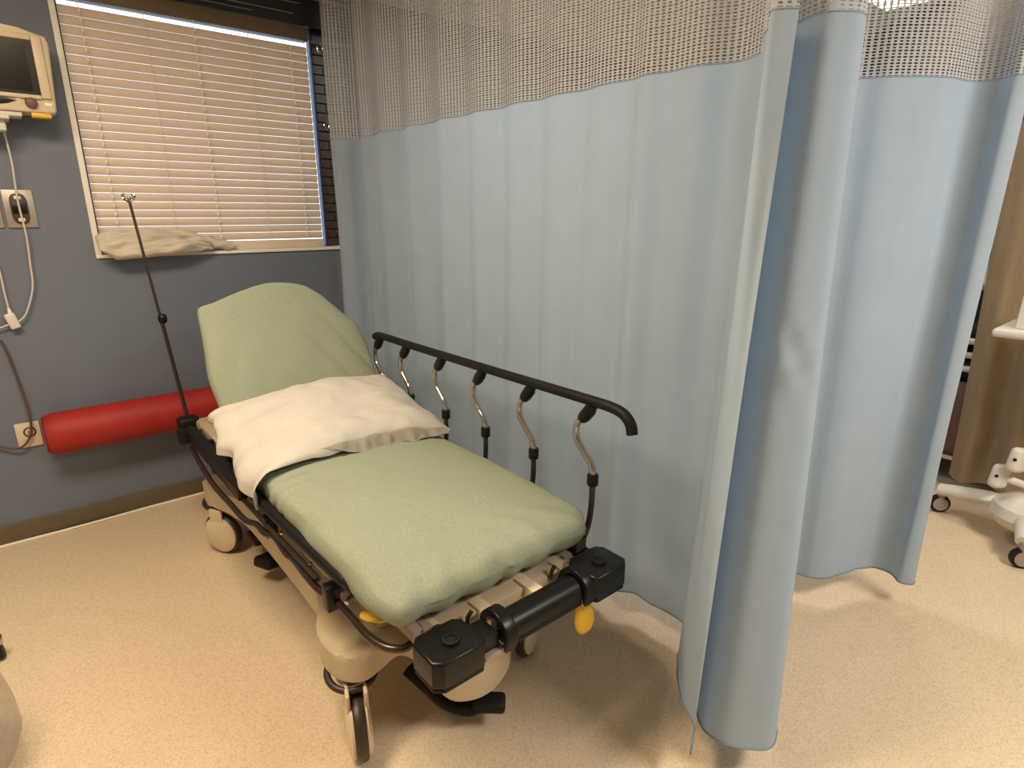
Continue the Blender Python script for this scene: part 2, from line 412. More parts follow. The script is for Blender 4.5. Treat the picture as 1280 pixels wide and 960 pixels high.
# bed-side curtain: leaves the wall, runs beside the stretcher, turns towards the aisle
ysteps = [3.13, 2.98, 2.84, 2.70, 2.55, 2.42, 2.29, 2.16, 2.03, 1.90, 1.78, 1.67, 1.56, 1.45, 1.36, 1.28, 1.19, 1.10]
wob = [.015, -.030, .030, -.020, .022, -.025, .012, -.012, .020, -.014, .010, -.018, .010, -.012, .014, -.012, .012, .006]
topA = [(1.555, 3.52), (1.540, 3.44), (1.585, 3.395), (1.665, 3.355), (1.605, 3.22)] + [(1.622 + w_ * .9, y) for y, w_ in zip(ysteps, wob)] + \
       [(1.670, 1.02), (1.655, .945), (1.60, .895), (1.50, .845), (1.415, .790), (1.350, .752), (1.325, .728), (1.345, .700), (1.358, .690)]
botA = [(1.555, 3.52), (1.530, 3.44), (1.585, 3.395), (1.675, 3.355), (1.605, 3.22)] + [(1.605 + w_ * 1.2 + (.03 if y < 1.2 else 0), y + (.03 if y < 1.6 else 0)) for y, w_ in zip(ysteps, wob)] + \
       [(1.660, 1.06), (1.645, .995), (1.57, .945), (1.478, .905), (1.385, .835), (1.338, .780), (1.300, .725), (1.245, .690), (1.196, .664)]
curtain('cubicle_curtain', 'long pale blue cubicle curtain with white netting top running beside the stretcher', topA, botA, ZS, ZBOT, 'curtain_blue', 'curtain_net', 'curtain_hem', n=8, ripple=.0035, seed=1.3)
# aisle curtain: free edge in front, doubles back and comes forward again further right
topB = [(1.500, .790), (1.455, .735), (1.432, .697), (1.430, .664), (1.452, .641), (1.490, .620), (1.55, .635), (1.65, .72), (1.80, .83), (1.95, .91), (2.06, .935), (2.13, .910),
        (2.175, .870), (2.205, .815), (2.255, .765), (2.315, .725), (2.365, .690), (2.44, .672), (2.510, .655), (2.524, .602), (2.492, .552), (2.528, .522), (2.570, .532)]
botB = [(1.365, .765), (1.308, .716), (1.286, .682), (1.294, .628), (1.332, .580), (1.388, .537), (1.46, .560), (1.58, .66), (1.78, .81), (2.00, .92), (2.14, .955), (2.21, .935),
        (2.268, .890), (2.285, .832), (2.335, .790), (2.41, .765), (2.475, .738), (2.525, .718), (2.565, .690), (2.570, .635), (2.530, .590), (2.552, .553), (2.587, .548)]
curtain('cubicle_curtain', 'pale blue cubicle curtain at the aisle, free edge folded forward to the floor', topB, botB, ZS, ZBOT, 'curtain_blue', 'curtain_net', 'curtain_hem', n=12, ripple=.0025, seed=4.1, crease=(.168, 1.22), rows=80)
topC = [(x + .06, y) for x, y in [(3.86, .82), (3.83, .78), (3.80, .70), (3.86, .62), (3.80, .54), (3.88, .45), (3.80, .36), (3.87, .27), (3.80, .17), (3.86, .05), (3.80, -.08), (3.86, -.2)]]
botC = [(x + .06, y) for x, y in [(3.94, .80), (3.90, .775), (3.84, .71), (3.92, .62), (3.83, .52), (3.93, .43), (3.84, .33), (3.93, .24), (3.84, .14), (3.92, .02), (3.85, -.1), (3.92, -.2)]]
curtain('cubicle_curtain', 'tan cubicle curtain hanging behind the white cart in the far bay', topC, botC, 1.99, .10, 'tan_fabric', 'tan_net', 'tan_fabric', n=10, ripple=.003, seed=8.0)
for nm, pts in (('trim_2', [(1.61, 3.52), (1.61, 1.3), (1.56, .98), (1.42, .78), (1.36, .69)]), ('trim_3', [(1.38, .70), (1.55, .64), (1.9, .9), (2.2, .86), (2.57, .55), (3.2, .3)]), ('trim_4', [(3.84, .9), (3.84, -.4)])):
    b = B(); tube(b, [(p.x, p.y, ZC - .012) for p in smoothline(pts, 8)], .014, 8); struct(nm, b, 'trim_white', smooth=True, label='curtain track fixed under the ceiling')

# ------------------------------------------------------------------ stretcher
st = thing('hospital_stretcher', 'wheeled hospital stretcher with beige base, black foot bumper and raised side rail', 'stretcher', (.88, 2.07, 0))
def P_(name, bm, m, parent=st, **k): return obj(name, bm, m, parent, **k)
# base shroud: dog-bone plan that swells over each caster, lower edge arching between pod and belly
WHX, WHYF, WHYR = (.548, 1.212), 1.364, 2.790
quarter = [(.600, 1.95, .22), (.594, 1.76, .22), (.560, 1.645, .24), (.520, 1.560, .25), (.505, 1.470, .25), (.522, 1.395, .25), (.570, 1.352, .25), (.630, 1.352, .262), (.675, 1.338, .290), (.705, 1.295, .285), (.728, 1.245, .230), (.765, 1.203, .175), (.820, 1.180, .154), (.880, 1.172, .148)]
loop_ = quarter + [(1.76 - x, y, z_) for x, y, z_ in reversed(quarter[:-1])]
rear = [(1.76 - x, 4.324 - y, z_) for x, y, z_ in quarter]; rear = rear + [(1.76 - x, y, z_) for x, y, z_ in reversed(rear[:-1])]
full = spline(loop_ + rear + [loop_[0]], 4)[:-1]
b = B(); lo = [b.verts.new(p) for p in full]; hi = [b.verts.new((p.x, p.y, .332)) for p in full]; n = len(full)
ftop = b.faces.new(hi); b.faces.new(list(reversed(lo)))
for i in range(n): b.faces.new((lo[i], lo[(i + 1) % n], hi[(i + 1) % n], hi[i]))
bmesh.ops.bevel(b, geom=list(ftop.edges), offset=.020, segments=4, profile=.5, affect='EDGES')
P_('base_hood', b, 'beige_plastic', ang=50)
b = B(); box(b, .66, 1.10, 1.42, 2.74, .325, .372, .02, 3); P_('hood_cover', b, 'beige_plastic')
def caster(cx, cy, head, sy):
    sxx = cx + (.022 if cx < .88 else -.022)
    stem = Vector((sxx, cy + sy * .075, 0))                 # swivel stem; the wheel trails from it
    M0 = T(cx, cy, 0) @ Rz(-head); r = .100
    Mw = M0 @ T(0, 0, r) @ Ry(R(90))
    root = B(); lathe(root, [(.085, -.0165), (.094, -.0175), (.0995, -.011), (r, 0), (.0995, .011), (.094, .0175), (.085, .0165)], 36, Mw)
    wheel = P_('wheel', root, 'brown_rubber')
    for s in (-1, 1):
        d = B(); lathe(d, [(.088, s * .012), (.088, s * .024), (.070, s * .034), (.02, s * .037), (.0, s * .037)], 30, Mw); P_('wheel_cover', d, 'cream_plastic', wheel)
    f = B()
    for s in (-1, 1):
        box(f, s * .026 - .006, s * .026 + .006, -.030, .040, .150, .232, .005, M=M0)
    P_('fork', f, 'cream_plastic', wheel)
    f = B(); lathe(f, [(.034, .205), (.046, .212), (.046, .246), (.036, .262)], 24, T(stem.x, stem.y, 0)); P_('swivel', f, 'taupe_plastic', wheel)
    g = B(); a0 = math.atan2(cy - stem.y, cx - stem.x)
    tube(g, [Vector((stem.x + (.070 if abs(t) < 9 else 0) * math.cos(t + a0), stem.y + .074 * math.sin(t + a0), .232 - .012 * math.cos(t))) for t in [2 * math.pi * i / 28 for i in range(29)]], .0105, 10, cap=False); P_('guard_hoop', g, 'brown_rubber', wheel)
caster(WHX[0], WHYF, R(19), 1); caster(WHX[0], WHYR, R(-32), 1); caster(WHX[1], WHYF, R(60), 1); caster(WHX[1], WHYR, R(10), 1)
# lift columns and under-frame
for y in (1.72, 2.44):
    b = B(); lathe(b, [(.085, .33), (.09, .345)] + [(.078 + (.012 if k % 2 else 0), .36 + k * .014) for k in range(12)] + [(.07, .535)], 24, T(.88, y, 0)); P_('lift_column', b, 'black_rubber')
b = B(); box(b, .60, .635, 1.10, 3.02, .520, .556, .005); box(b, 1.125, 1.16, 1.10, 3.02, .520, .556, .005)
for y in (1.14, 1.72, 2.44, 2.98): box(b, .63, 1.13, y - .02, y + .02, .522, .552, .004)
P_('litter_frame', b, 'taupe_plastic')
b = B(); box(b, .575, 1.195, 1.155, 2.36, .556, .572, .006); P_('seat_deck', b, 'beige_plastic')
b = B(); box(b, .545, 1.215, 2.375, 3.055, .550, .600, .012); box(b, .585, 1.175, 2.42, 3.015, .596, .606, .004); P_('head_deck', b, 'beige_plastic')
b = B(); Mb = T(0, 2.40, .69) @ Rx(R(57.3))
box(b, .62, 1.15, .06, .60, -.118, -.098, .006, M=Mb); back = P_('back_deck', b, 'beige_plastic')
for x in (.72, 1.05):
    b = B(); tube(b, [Mb @ Vector((x, .34, -.118)), (x, 2.92, .608)], .011, 8); P_('back_strut', b, 'chrome_dark', back)
# beige crossbars and brackets in the gap between mattress and foot bumper
b = B(); box(b, .62, 1.14, 1.075, 1.135, .500, .545, .008); P_('foot_crossbar', b, 'beige_plastic')
for x in (.655, .80, .96, 1.095):
    b = B(); box(b, x - .02, x + .02, 1.02, 1.16, .515, .553, .006); P_('foot_bracket', b, 'cream_plastic')
for x, y, ln in ((.735, 1.06, .05), (1.04, 1.07, .05)):
    b = B(); tube(b, [(x, y, .535), (x, y - .002, .535 + ln * .5), (x + .012, y - .004, .575)], .006, 8); P_('release_lever', b, 'chrome_dark')
# foot bumper: two blocks joined by a thick padded roller with saddle brackets
def block(cx, s):
    b = B(); h = .072
    pts = [(-h, -.042), (-h + .022, -.062), (h - .010, -.062), (h, -.05), (h, .045), (h - .02, .062), (-h + .02, .062), (-h, .04)]
    pts = [(x * s, y) for x, y in pts]
    if s < 0: pts = pts[::-1]
    prism(b, pts, 0, .072, .007, T(cx, 1.000, .508)); k = P_('bumper_block', b, 'black_plastic')
    b = B(); prism(b, [(x * .97, y * .97) for x, y in pts], 0, .012, .004, T(cx, 1.000, .496)); P_('bumper_rim', b, 'black_rubber', k)
    b = B(); lathe(b, [(.021, .578), (.021, .588), (.015, .589), (.013, .584), (0, .584)], 18, T(cx + .004 * s, .992, 0)); P_('socket_cap', b, 'black_rubber', k)
    b = B(); prism(b, [(-.035, -.035), (.035, -.035), (.035, .035), (-.035, .035)], 0, .045, .004, T(cx + s * .095, 1.004, .512)); P_('block_neck', b, 'black_plastic', k)
block(.636, 1); block(1.160, -1)
b = B(); lathe(b, [(.030, .0), (.041, .004), (.042, .250), (.037, .255), (.030, .26)], 22, T(.802, .998, .532) @ Ry(R(90))); P_('bumper_roller', b, 'black_plastic')
b = B(); box(b, .800, 1.060, .962, 1.005, .496, .512, .004); P_('roller_flange', b, 'black_rubber')
b = B(); box(b, .68, 1.12, .985, 1.035, .486, .502, .005); P_('bumper_rail', b, 'black_plastic')
for x in (.790, 1.075):
    b = B()
    arc_ = [(math.cos(t) * .060, math.sin(t) * .060) for t in [R(-35) + i * R(250) / 14 for i in range(15)]]
    inn = [(x_ * .76, y_ * .76) for x_, y_ in reversed(arc_)]
    prism(b, arc_ + inn, -.018, .018, .003, T(x, 1.0, .532) @ Rz(R(90)) @ Rx(R(90))); P_('saddle_bracket', b, 'black_plastic')
b = B(); box(b, .715, .785, .955, 1.03, .500, .510, .003); P_('step_plate', b, 'taupe_plastic')
b = B(); box(b, .735, .790, .980, .987, .486, .500, .001); P_('label_tab', b, 'yellow_plastic')
# yellow release paddles
b = B(); pts = []
prof = [(.465, .016), (.440, .016), (.42, .021), (.395, .032), (.365, .040), (.340, .038), (.322, .026), (.314, .007)]
tube(b, [(1.112 + .010 * i / 7, 1.02, z_) for i, (z_, _) in enumerate(prof)], lambda t: prof[min(7, int(round(t * 7)))][1], 16)
for v in b.verts: v.co.y = 1.02 + (v.co.y - 1.02) * .38 - (.46 - v.co.z) * .15
for v in b.verts: v.co.z += .040
P_('release_paddle', b, 'yellow_plastic')
b = B(); tube(b, [(.560, 1.30, .512), (.572, 1.275, .517), (.59, 1.25, .520), (.612, 1.232, .520), (.64, 1.225, .520)], lambda t: .008 + .016 * math.sin(math.pi * min(1, t * 1.25 + .05)) ** .6 if t < .79 else .012, 12, r2=.010); P_('release_paddle', b, 'yellow_plastic')
b = B(); box(b, .615, .68, 1.10, 1.165, .495, .545, .006); box(b, .625, .655, 1.09, 1.17, .545, .556, .003); P_('corner_bracket', b, 'taupe_plastic')
b = B(); lathe(b, [(.012, 0), (.016, .003), (.016, .018), (.009, .022)], 14, T(.652, 1.065, .548)); P_('corner_bolt', b, 'chrome')
# wavy bumper tube along the near side
def side_tube(mx):
    pts = [(.500, 2.935), (.494, 2.906), (.474, 2.601), (.469, 2.406), (.474, 2.222), (.478, 2.066), (.500, 2.006), (.502, 1.930), (.520, 1.880), (.514, 1.753), (.520, 1.702), (.517, 1.595), (.519, 1.496), (.533, 1.445), (.536, 1.391), (.537, 1.294), (.539, 1.22), (.552, 1.167), (.573, 1.137), (.600, 1.128), (.634, 1.145)]
    b = B(); tube(b, [(x if not mx else 1.76 - x, y, .50) for (x, y, z_) in spline([(x, y, 0) for x, y in pts], 4)], .011, 10); return b
P_('bumper_tube', side_tube(0), 'chrome_dark'); P_('bumper_tube', side_tube(1), 'chrome_dark')
for y in (1.42, 1.93, 2.62):
    b = B(); box(b, .505, .545, y - .018, y + .018, .480, .560, .005); box(b, .54, .62, y - .012, y + .012, .525, .550, .003); P_('tube_clamp', b, 'black_plastic')
# lowered near rail: top bar, looped posts folded flat
b = B(); tube(b, spline([(.497, 2.90, .600), (.500, 2.80, .602), (.510, 2.15, .602), (.532, 1.45, .604), (.542, 1.34, .602), (.548, 1.30, .590)], 6), .019, 12); lr = P_('lowered_side_rail', b, 'black_rubber')
for k, y in enumerate((1.46, 1.70, 1.94, 2.18, 2.42, 2.66)):
    x = .528 - (y - 1.46) * .02
    b = B(); tube(b, spline([(x + .004, y, .590), (x + .035, y - .02, .575), (x + .050, y - .055, .555), (x + .040, y - .09, .538), (x + .010, y - .11, .530)], 5), .0075, 8); P_('rail_post', b, 'chrome', lr)
    b = B(); box(b, x - .004, x + .034, y - .016, y + .016, .575, .615, .006); P_('rail_joint', b, 'black_plastic', lr)
b = B(); tube(b, spline([(.53, 2.86, .60), (.50, 2.70, .54), (.505, 2.3, .53), (.520, 1.5, .535)], 6), .009, 8); P_('rail_pivot_bar', b, 'chrome_dark', lr)
b = B(); box(b, .488, .524, 2.16, 2.90, .528, .596, .008); P_('rail_cover', b, 'black_plastic', lr)
for y in (2.50, 2.72):
    b = B(); lathe(b, [(.012, 0), (.012, .004), (.006, .006), (0, .006)], 14, T(.504, y, .5955)); P_('cover_bolt', b, 'chrome', lr)
# raised far rail
RX = 1.27
b = B(); tube(b, spline([(RX, 2.540, .992), (RX, 2.48, 1.003), (RX, 2.2, 1.003), (RX, 1.6, 1.006), (RX, 1.16, 1.010), (RX, 1.06, 1.008), (RX, 1.020, .998), (RX, .996, .976), (RX, .988, .948)], 6), .0165, 14); rr_ = P_('raised_side_rail', b, 'black_rubber')
for k, y in enumerate((1.150, 1.425, 1.698, 1.968, 2.250, 2.494)):
    b = B(); M = T(RX, y, 0)
    path = [(0, .012, .965), (0, .040, .938), (0, .056, .912), (0, .052, .872), (0, .020, .836), (0, -.012, .805), (0, -.020, .770)]
    tube(b, spline([tuple(M @ Vector(p)) for p in path], 6), .0105, 10); P_('rail_post', b, 'chrome', rr_)
    b = B(); tube(b, [tuple(M @ Vector(p)) for p in ((0, -.008, 1.000), (0, .003, .978), (0, .022, .955), (0, .033, .943))], lambda t: .017 + .004 * math.sin(math.pi * t), 12); P_('rail_joint', b, 'black_plastic', rr_)
    b = B(); lathe(b, [(.016, .738), (.018, .742), (.018, .772), (.016, .776)], 14, T(RX, y - .020, 0)); P_('rail_collar', b, 'black_plastic', rr_)
    b = B(); tube(b, spline([tuple(M @ Vector(p)) for p in ((0, -.020, .740), (0, -.018, .66), (-.004, -.008, .58), (-.018, .012, .510))], 6), .0095, 10); P_('lower_post', b, 'chrome_dark', rr_)
b = B(); box(b, 1.235, 1.275, 1.13, 2.53, .478, .512, .006); P_('rail_pivot_bar', b, 'black_plastic', rr_)
for y in (1.20, 1.80, 2.40):
    b = B(); box(b, 1.15, 1.245, y - .02, y + .02, .50, .545, .005); P_('rail_mount', b, 'black_plastic', rr_)
b = B(); box(b, 1.215, 1.262, 1.135, 1.205, .512, .560, .008); tube(b, [(1.24, 1.165, .555), (1.24, 1.150, .585)], .007, 8); P_('rail_latch', b, 'chrome_dark', rr_)
# pedals
b = B(); tube(b, spline([(.74, 1.40, .165), (.765, 1.33, .135), (.795, 1.275, .095), (.835, 1.225, .080), (.87, 1.205, .085)], 6), .026, 12, r2=.018); pd = P_('foot_pedal', b, 'black_plastic')
b = B(); box(b, -.05, .055, -.030, .030, -.018, .020, .012, 3, M=T(.895, 1.190, .092) @ Rz(R(-42)) @ Rx(R(8))); P_('pedal_pad', b, 'black_rubber', pd)
b = B(); tube(b, spline([(.70, 2.36, .21), (.675, 2.38, .15), (.650, 2.40, .10)], 5), .014, 8); pd = P_('foot_pedal', b, 'black_plastic')
b = B(); box(b, -.055, .055, -.05, .05, -.022, .026, .016, 3, M=T(.640, 2.415, .095) @ Rz(R(25)) @ Ry(R(12))); P_('pedal_pad', b, 'black_rubber', pd)
b = B(); tube(b, spline([(.72, 2.55, .21), (.69, 2.57, .16), (.665, 2.58, .12)], 5), .014, 8); pd = P_('foot_pedal', b, 'black_plastic')
b = B(); box(b, -.045, .045, -.06, .06, -.018, .020, .014, 3, M=T(.66, 2.60, .125)); P_('pedal_pad', b, 'black_rubber', pd)
# telescopic drip pole at the head corner
b = B(); box(b, .475, .565, 3.02, 3.10, .530, .615, .016, 3); box(b, .46, .52, 2.985, 3.045, .50, .58, .012); P_('pole_socket', b, 'black_rubber')
b = B(); tube(b, [(.522, 3.065, .59), (.488, 3.135, 1.10)], .0085, 10); pole = P_('drip_pole', b, 'chrome_dark')
b = B(); tube(b, [(.488, 3.135, 1.09), (.452, 3.200, 1.612)], .0060, 10); P_('inner_tube', b, 'chrome_dark', pole)
b = B(); lathe(b, [(.010, -.022), (.017, -.016), (.020, 0), (.017, .014), (.009, .022)], 14, T(.494, 3.125, 1.085)); P_('pole_knob', b, 'black_plastic', pole)
for k in range(4):
    a = R(45 + 90 * k); b = B(); c_ = Vector((.452, 3.200, 1.612))
    tube(b, spline([c_ + Vector((math.cos(a) * r_, math.sin(a) * r_, h)) for r_, h in ((0, -.012), (.012, -.004), (.024, .004), (.030, .016), (.024, .026))], 4), .0036, 6); P_('pole_hook', b, 'chrome', pole)
b = B(); lathe(b, [(.009, -.012), (.011, 0), (.008, .012), (0, .014)], 12, T(.452, 3.200, 1.612)); P_('pole_cap', b, 'chrome', pole)

# ------------------------------------------------------------------ mattress under the green sheet (one loft, foot to raised back)
def make_mattress():
    back = [(.0, .545, 1.258), (.10, .545, 1.258), (.276, .540, 1.252), (.36, .545, 1.250), (.431, .548, 1.240), (.498, .552, 1.181), (.560, .556, 1.130), (.592, .566, 1.105), (.604, .625, 1.090), (.622, .682, 1.068), (.645, .745, 1.040), (.660, .800, .985), (.669, .850, .930)]
    path = []                                              # (y, z of top surface, tilt, x0, x1, thickness)
    Y0, YH, th_ = 1.078, 2.34, .118
    nS = 110
    for i in range(nS + 1):
        y = Y0 + (YH - Y0) * i / nS; d = y - Y0
        k = (1 - (1 - min(d / .11, 1)) ** 2.6) ** (1 / 2.2) if d > 0 else .0
        kp = (1 - (1 - min(d / .10, 1)) ** 2.4) ** (1 / 2.4) if d > 0 else .0
        hw = .357 * (.80 + .20 * kp)
        t_ = th_ * max(.06, k)
        path.append((y, .690 - (th_ - t_) * .42 - .010 * (1 - min(1, d / .3)) + .006 * math.sin(math.pi * min(1, d / 1.2)), 0, .885 - hw, .885 + hw, t_, .5))
    bend = R(57.3); nB = 14; rad = .10
    for i in range(1, nB + 1):
        a = bend * i / nB
        path.append((YH + rad * math.sin(a), .690 + rad * (1 - math.cos(a)), a, .535, 1.240, th_ - .03 * i / nB, .5))
    ys, zs_ = path[-1][0], path[-1][1]
    s0 = (ys - 2.40) * math.cos(bend) + (zs_ - .69) * math.sin(bend)
    n2 = 60; S1 = .669
    for i in range(1, n2 + 1):
        s = s0 + (S1 - s0) * (1 - (1 - i / n2) ** 1.25)
        for j in range(len(back) - 1):
            if back[j][0] <= s <= back[j + 1][0] + 1e-6:
                q = (s - back[j][0]) / (back[j + 1][0] - back[j][0]); q = min(max(q, 0), 1)
                xa = back[j][1] + (back[j + 1][1] - back[j][1]) * q; xb = back[j][2] + (back[j + 1][2] - back[j][2]) * q; break
        tt = .088 * (1 - .75 * max(0, (s - .42) / .248) ** 1.6)
        path.append((2.40 + s * math.cos(bend), .69 + s * math.sin(bend), bend, xa, xb, tt, .5))
    bm = B(); rings = []; hn = 56; nr = 2 * hn
    for (y, z_, a, x0, x1, t_, _) in path:
        ring = []; cx = (x0 + x1) / 2; hw = (x1 - x0) / 2
        up = Vector((0, -math.sin(a), math.cos(a)))
        for k in range(nr):
            t = 1 - 2 * (k % hn) / hn; sg = 1 if k < hn else -1
            px = sg * (.55 * t + .45 * math.sin(t * math.pi / 2))
            c = abs(px) ** 3.3; pz = sg * max(0, 1 - c * c) ** .31
            crown = .010 * (1 - px * px) if sg > 0 else 0
            ring.append(bm.verts.new(Vector((cx + px * hw, y, z_)) + up * (-t_ / 2 + pz * t_ / 2 + crown * min(1, t_ / .08))))
        rings.append(ring)
    for i in range(len(rings) - 1):
        for k in range(nr): bm.faces.new((rings[i][k], rings[i][(k + 1) % nr], rings[i + 1][(k + 1) % nr], rings[i + 1][k]))
    bm.faces.new(list(reversed(rings[0]))); bm.faces.new(rings[-1])
    bmesh.ops.recalc_face_normals(bm, faces=bm.faces); bm.normal_update()
    for v in bm.verts:                                     # cloth creases
        p = v.co; d = 0.0
        d += .0035 * noise.noise(p * 5.0) + .0018 * noise.noise(Vector((p.x * 14, p.y * 14, p.z * 14)))
        if p.y < 2.3:
            ef = max(0, 1 - (p.y - 1.08) / .20)           # foot gathers, running from the top over the edge
            d += ef * .0065 * math.sin((p.x - .885) * 48 + (p.y) * 30 * (1 if p.x > .885 else -1) + 2 * noise.noise(p * 6))
            el = max(0, 1 - abs(p.x - .535) / .07) if p.z < .685 else 0
            d += el * .005 * math.sin(p.y * 17 + p.z * 50 + 5 * noise.noise(p * 3))
            hg = max(0, 1 - abs(p.y - 1.90) / .16) * max(0, 1 - (p.x - .53) / .16)
            d += hg * .010 * math.sin(p.y * 95 + p.x * 10)
            # loose skirt flares at the near lower edge
            if p.x < .60 and p.z < .62: d += .012 * max(0, math.sin((p.y - 1.2) * 4.2)) 
        else:
            s = (p.y - 2.40) * .54 + (p.z - .69) * .84
            fx = p.x - (1.22 - .38 * s)
            d += .022 * (abs(math.sin(fx * 24 + s * 5)) ** .6 - .6) * max(0, min(1, (p.x - .85) / .25)) * max(0, 1 - s / .62)
            d += .004 * math.sin((p.x - .55) * 34 - s * 16) * max(0, 1 - (p.x - .55) / .25)
        v.co = p + v.normal * d
    return bm
mo = tag(obj('mattress', make_mattress(), 'green_sheet', ang=180), 'stretcher mattress covered by a pale green fitted sheet, head end raised', 'mattress')
# loose sheet hem hanging along the near side
b = B(); rows = []
for j in range(5):
    r_ = []
    for i in range(90):
        y = 1.20 + (2.16 - 1.20) * i / 89; t = j / 4
        x = .536 + .010 * t - .012 * t * math.sin(y * 13) - .02 * t * math.exp(-((y - 1.85) / .12) ** 2)
        z_ = .625 - .055 * t - .022 * t * math.sin((y - 1.2) * 3.6) + .006 * t * math.sin(y * 37)
        r_.append(b.verts.new((x - .004, y, z_)))
    rows.append(r_)
for j in range(4):
    for i in range(89): b.faces.new((rows[j][i], rows[j][i + 1], rows[j + 1][i + 1], rows[j + 1][i]))
hm = obj('sheet_hem', b, 'green_sheet', origin=ORG[mo.name], ang=180); hm.parent = mo; hm.location = (0, 0, 0)

# ------------------------------------------------------------------ pillows
def pillow(name, label, m, place, nu=70, nv=48, th=.12, wr=.010, seed=0, group=None, fill=None):
    """place(u, v, h) maps -1..1 by -1..1 and a height to the world"""
    bm = B(); top = []; bot = []
    for j in range(nv + 1):
        rt, rb = [], []
        for i in range(nu + 1):
            u = -1 + 2 * i / nu; v = -1 + 2 * j / nv
            f = max(0, (1 - abs(u) ** 2.6)) ** .55 * max(0, (1 - abs(v) ** 2.4)) ** .55
            if fill: f = fill(u, v)
            nz = noise.noise(Vector((u * 2.2 + seed, v * 2.0, seed))) + .5 * noise.noise(Vector((u * 5 + seed, v * 5, seed + 3)))
            edge = .35 + .65 * max(abs(u), abs(v)) ** 2
            w_ = wr * nz * edge
            rt.append(bm.verts.new(place(u, v, th * .5 * f + w_ * (f + .25))))
            rb.append(bm.verts.new(place(u, v, -th * .5 * f + w_ * (f * .4 + .25) - .003)))
        top.append(rt); bot.append(rb)
    for j in range(nv):
        for i in range(nu):
            bm.faces.new((top[j][i], top[j][i + 1], top[j + 1][i + 1], top[j + 1][i]))
            bm.faces.new((bot[j][i], bot[j + 1][i], bot[j + 1][i + 1], bot[j][i + 1]))
    for j in range(nv):
        bm.faces.new((top[j][0], top[j + 1][0], bot[j + 1][0], bot[j][0])); bm.faces.new((top[j][nu], bot[j][nu], bot[j + 1][nu], top[j + 1][nu]))
    for i in range(nu):
        bm.faces.new((top[0][i], bot[0][i], bot[0][i + 1], top[0][i + 1])); bm.faces.new((top[nv][i], top[nv][i + 1], bot[nv][i + 1], bot[nv][i]))
    return tag(obj(name, bm, m, ang=180), label, 'pillow', group)

def bed_fill(u, v):
    u2 = (u + .72) / .72 - 1 if u < 0 else u                # stuffing stops short of the open case end
    u2 = -min(1, -u / .74) if u < 0 else u
    return max(0, (1 - abs(u2) ** 3.0)) ** .6 * max(0, (1 - abs(v) ** 3.2)) ** .5
def place_bed(u, v, h):
    # u across the stretcher (near side -1), v from the front edge (-1) up to the raised back (+1)
    x = .905 + u * .345; y = 2.165 + v * .235
    z_ = .712 + .055 * (v + 1) + .02 * v * v
    h = h * 1.25 if h > 0 else h * .35
    z_ -= .012 * max(0, (-v - .7) / .3)
    y += -.022 * u * (1 - v) * .5 + .010 * math.sin(u * 5 + 1)
    if u > .55: q = (u - .55) / .45; x += .02 * q * -v; z_ -= .012 * q * (1 - v)
    if u < -.60:
        q = (-u - .60) / .40; fr = (1 - v) / 2
        x = .698 - .222 * math.sin(min(1, q * 1.2) * math.pi / 2) + .012 * q * q * fr
        z_ -= .015 * q + (.045 + .075 * fr) * max(0, (q - .42) / .58) ** 1.15
        y -= q * (.060 * fr - .02) + .02 * q * q * fr
        x += q * (.016 * math.sin(v * 8 + 1.5) + .008 * math.sin(v * 15)); z_ += q * .010 * math.sin(v * 11)
    dm = math.exp(-((u - .10) / .22) ** 2 - ((v + .35) / .35) ** 2)
    h -= .012 * dm if h > 0 else 0
    h += .005 * math.sin(u * 16 + v * 7) * max(0, -v - .3)
    return Vector((x, y - h * .25, z_ + h))
pb = pillow('pillow', 'white pillow lying across the green sheet of the stretcher', 'white_cotton', place_bed, th=.120, wr=.016, seed=2.2, nu=90, nv=60, group='white pillows', fill=bed_fill)

b = B(); rows = []                                          # turned hem of the pillow case along its front edge
for j in range(7):
    r_ = []; t = j / 6
    for i in range(91):
        u = -.56 + 1.50 * i / 90
        p = place_bed(u, -.93, .020 * (1 - abs(u) ** 4) + .002)
        wf = min(1, max(0, (u + .56) / .5)); wf = wf * wf * (3 - 2 * wf)
        p.y += (-.006 - .026 * t + .006 * t * math.sin(u * 21) + .004 * t * math.sin(u * 47)) * wf - .002
        p.z += ((.704 + .003 * math.sin(u * 33) - p.z) * t ** 1.2 + .004 * math.sin(u * 26 + 1) * math.sin(math.pi * t)) * wf
        r_.append(b.verts.new(p))
    rows.append(r_)
for j in range(6):
    for i in range(90): b.faces.new((rows[j][i], rows[j][i + 1], rows[j + 1][i + 1], rows[j + 1][i]))
bmesh.ops.solidify(b, geom=b.faces[:], thickness=.004)
cf = obj('case_hem', b, 'white_cotton', origin=ORG[pb.name], ang=180); cf.parent = pb; cf.location = (0, 0, 0)

def place_sill(u, v, h):
    x = .585 + u * .255
    lo_ = 1.338 + (.050 * ((-u - .75) / .25) if u < -.75 else .014 * max(0, u + .75)) + (.012 * max(0, u - .4) / .6)
    hi_ = 1.478 - (.030 * ((-u - .8) / .2) if u < -.8 else 0) - (.060 * ((u - .45) / .55) ** 1.5 if u > .45 else 0)
    t = (v + 1) / 2; z_ = lo_ + (hi_ - lo_) * t
    y = WY - .105 + .085 * t + (.050 * max(0, u - .35) / .65 * (1 - t))
    if h < 0: h *= .25
    h += .010 * math.sin(u * 9 + v * 4) * (1 - v * v) + .012 * math.exp(-((v + .15 - .35 * u) / .16) ** 2) * (1 - u * u) * -1
    return Vector((x, y - h * .75, z_ + h * .40))
ps = pillow('pillow', 'crumpled cream pillow lying on the window sill against the blind', 'sill_cotton', place_sill, th=.125, wr=.042, seed=6.4, nu=80, nv=50, group='white pillows')
b = B(); rows = []
